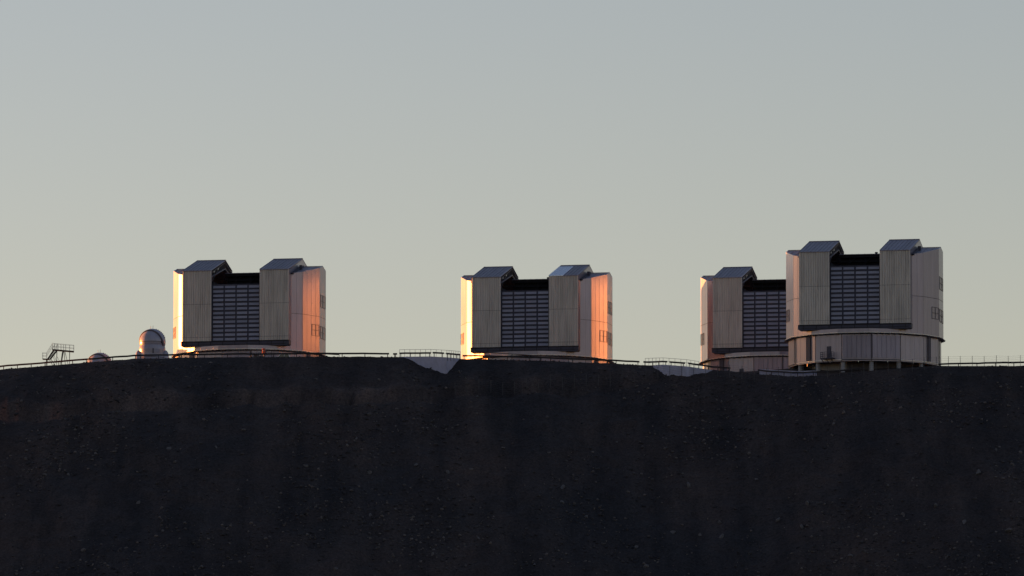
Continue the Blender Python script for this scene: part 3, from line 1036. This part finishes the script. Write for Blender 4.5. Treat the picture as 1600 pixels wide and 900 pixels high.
e = edge_pt(444, -12.5); e.z = T(e.x, e.y)
tk = thing('pickup_truck', 'white pickup truck parked behind the barrier below the sunlit enclosure', 'truck', e)
m = MB()
prof = [(-2.5, .35), (-2.5, .85), (-2.35, 1.0), (-1.25, 1.1), (-.75, 1.74), (1.0, 1.78), (1.2, 1.12), (2.6, 1.1), (2.6, .4)]
m.extrude([(x, -.9, z) for x, z in prof], (0, 1.8, 0)); m.build('body', 'carpaint', tk)
m = MB(); m.extrude([(x, -.915, z) for x, z in [(-1.1, 1.15), (-.7, 1.62), (.05, 1.66), (.05, 1.15)]], (0, 1.83, 0)); m.build('window', 'glass', tk)
m = MB(); m.extrude([(x, -.915, z) for x, z in [(.15, 1.15), (.15, 1.66), (.88, 1.66), (1.02, 1.15)]], (0, 1.83, 0)); m.build('window', 'glass', tk)
m = MB(); m.box(1.3, 2.55, -.7, .7, 1.1, 1.14); m.build('bed_liner', 'tyre', tk)
for x in (-1.6, 1.65):
    for y in (-.93, .73):
        m = MB(); m.tube((x, y, .36), (x, y + .2, .36), .36, 16); w_ = m.build('wheel', 'tyre', tk)
        m = MB(); m.tube((x, y - .01, .36), (x, y + .21, .36), .2, 10); m.build('rim', 'pipe', w_)
for y in (-.65, .65):
    m = MB(); m.box(-2.54, -2.49, y - .18, y + .18, .65, .82); m.build('headlight', 'rim', tk)

# ------------------------------------------------------------------ boulders and scree
ICO = None
def ico():
    t = (1 + 5 ** .5) / 2
    v = [(-1, t, 0), (1, t, 0), (-1, -t, 0), (1, -t, 0), (0, -1, t), (0, 1, t), (0, -1, -t), (0, 1, -t), (t, 0, -1), (t, 0, 1), (-t, 0, -1), (-t, 0, 1)]
    f = [(0, 11, 5), (0, 5, 1), (0, 1, 7), (0, 7, 10), (0, 10, 11), (1, 5, 9), (5, 11, 4), (11, 10, 2), (10, 7, 6), (7, 1, 8), (3, 9, 4), (3, 4, 2), (3, 2, 6), (3, 6, 8), (3, 8, 9), (4, 9, 5), (2, 4, 11), (6, 2, 10), (8, 6, 7), (9, 8, 1)]
    a = np.array(v, float)
    return a / np.linalg.norm(a[0]), np.array(f)
IV, IF = ico()
rb = np.random.default_rng(12)
def sub(v, f):
    v = [tuple(x) for x in v]; cache = {}; nf = []
    def mid(a, b):
        k = (min(a, b), max(a, b))
        if k not in cache:
            p = np.array(v[a]) + np.array(v[b]); p /= np.linalg.norm(p)
            v.append(tuple(p)); cache[k] = len(v) - 1
        return cache[k]
    for a, b, c in f:
        ab, bc, ca = mid(a, b), mid(b, c), mid(c, a)
        nf += [(a, ab, ca), (b, bc, ab), (c, ca, bc), (ab, bc, ca)]
    return np.array(v), np.array(nf)
SV, SF = sub(IV, IF)
shapes = []
for k in range(6):
    v = SV.copy()
    for c in range(9):                      # chop flat faces off a ball: angular broken rock
        n_ = rb.normal(size=3); n_ /= np.linalg.norm(n_)
        d = v @ n_
        lim = rb.uniform(.3, .7)
        v = v - np.outer(np.maximum(0, d - lim), n_)
    v *= rb.uniform(.7, 1.15, 3)
    me_ = bpy.data.meshes.new('boulder')
    me_.from_pydata(v.tolist(), [], SF.tolist())
    me_.materials.append(M['boulder'])
    shapes.append(me_)
BL = [(338, 696, 9), (150, 707, 10), (70, 740, 10), (107, 740, 9), (264, 699, 8), (313, 884, 10), (216, 784, 8), (130, 859, 9), (577, 736, 12), (613, 674, 6), (557, 685, 7),
      (649, 725, 9), (699, 737, 8), (535, 779, 9), (478, 725, 10), (493, 790, 8), (579, 803, 9), (524, 886, 11), (880, 760, 12), (1076, 756, 13), (1049, 828, 14), (1128, 836, 13),
      (1124, 814, 10), (878, 783, 9), (917, 805, 10), (996, 853, 9), (854, 651, 7), (1095, 834, 9), (1303, 661, 9), (1528, 736, 15), (1460, 789, 11), (1412, 803, 10), (1262, 785, 10),
      (1254, 822, 11), (1214, 810, 12), (1388, 758, 8), (1577, 828, 14), (1556, 702, 8), (1507, 814, 10), (40, 716, 7), (372, 764, 7), (747, 838, 8), (1182, 748, 8), (964, 690, 6),
      (1330, 866, 10), (676, 865, 9), (835, 880, 10), (1010, 884, 9), (1480, 868, 11), (255, 828, 7), (60, 640, 7), (103, 654, 6)]
for px, py, s in BL:
    h_ = hit(px, py + s * .3)
    if h_ is None:
        continue
    o = bpy.data.objects.new('boulder', shapes[rb.integers(6)])
    col.objects.link(o)
    r_ = s / 8.6 / 2 * 1.0
    o.location = h_ + Vector((0, 0, r_ * .15))
    o.rotation_euler = tuple(rb.uniform(0, 6.28, 3))
    o.scale = (r_, r_, r_)
    tag(o, 'pale angular boulder lying on the dark scree slope', 'boulder', 'boulders on the scree slope')
for px, t, s in ((398, -.9, .5), (404, -.8, .62), (408, -.9, .55), (393, -.8, .4)):
    e = edge_pt(px, t); e.z = T(e.x, e.y) + .1
    o = bpy.data.objects.new('boulder', shapes[rb.integers(6)]); col.objects.link(o)
    o.location = e; o.scale = (s * 1.2, s, s); o.rotation_euler = tuple(rb.uniform(0, 6.28, 3))
    tag(o, 'dark rock heaped beside the red beacon box on the crest', 'boulder', 'rocks heaped beside the beacon')

def scatter(n, smin, smax, tmin, tmax, seed, power=2.2, dens=.0):
    g = np.random.default_rng(seed)
    x = g.uniform(-103, 103, n * 3); t = g.uniform(tmin, tmax, n * 3)
    y = ye(x) - t
    d = .5 + .5 * fbm(x / 16, y / 22, 3, 61)
    keep = g.uniform(0, 1, n * 3) < np.clip((d - dens) * 1.2, .04, 1)
    x, y = x[keep][:n], y[keep][:n]
    k = len(x)
    z = terrain(x, y)
    s = smin + (smax - smin) * g.uniform(0, 1, k) ** power
    V = np.repeat(IV[None], k, 0) * g.uniform(.6, 1.25, (k, 12, 1)) * g.uniform(.6, 1.2, (k, 1, 3))
    ang = g.uniform(0, 6.28, k); c, s_ = np.cos(ang), np.sin(ang)
    X = V[:, :, 0] * c[:, None] - V[:, :, 1] * s_[:, None]
    Yv = V[:, :, 0] * s_[:, None] + V[:, :, 1] * c[:, None]
    V = np.stack([X, Yv, V[:, :, 2] * .8], 2) * s[:, None, None] + np.stack([x, y, z + s * .1], 1)[:, None, :]
    F_ = (IF[None] + (np.arange(k) * 12)[:, None, None]).reshape(-1, 3)
    return V.reshape(-1, 3), F_
v1, f1 = scatter(24000, .07, .42, 3, 135, 1, 3.0, .2)
v2, f2 = scatter(1500, .2, .5, 1, 135, 2, 3.0, .35)
v3, f3 = scatter(500, .05, .22, -.2, .6, 3, 2.0, -1)
V = np.concatenate([v1, v2, v3]); F_ = np.concatenate([f1, f2 + len(v1), f3 + len(v1) + len(v2)])
me_ = bpy.data.meshes.new('scree')
me_.vertices.add(len(V)); me_.vertices.foreach_set('co', V.ravel())
me_.loops.add(F_.size); me_.loops.foreach_set('vertex_index', F_.ravel().astype(np.int32))
me_.polygons.add(len(F_))
me_.polygons.foreach_set('loop_start', np.arange(0, F_.size, 3, dtype=np.int32))
me_.polygons.foreach_set('loop_total', np.full(len(F_), 3, dtype=np.int32))
me_.update(); me_.validate()
me_.materials.append(M['scree'])
so = bpy.data.objects.new('scree_stones', me_)
col.objects.link(so)
so['kind'] = 'stuff'
so['label'] = 'loose dark stones scattered over the hillside'
so['category'] = 'stones'
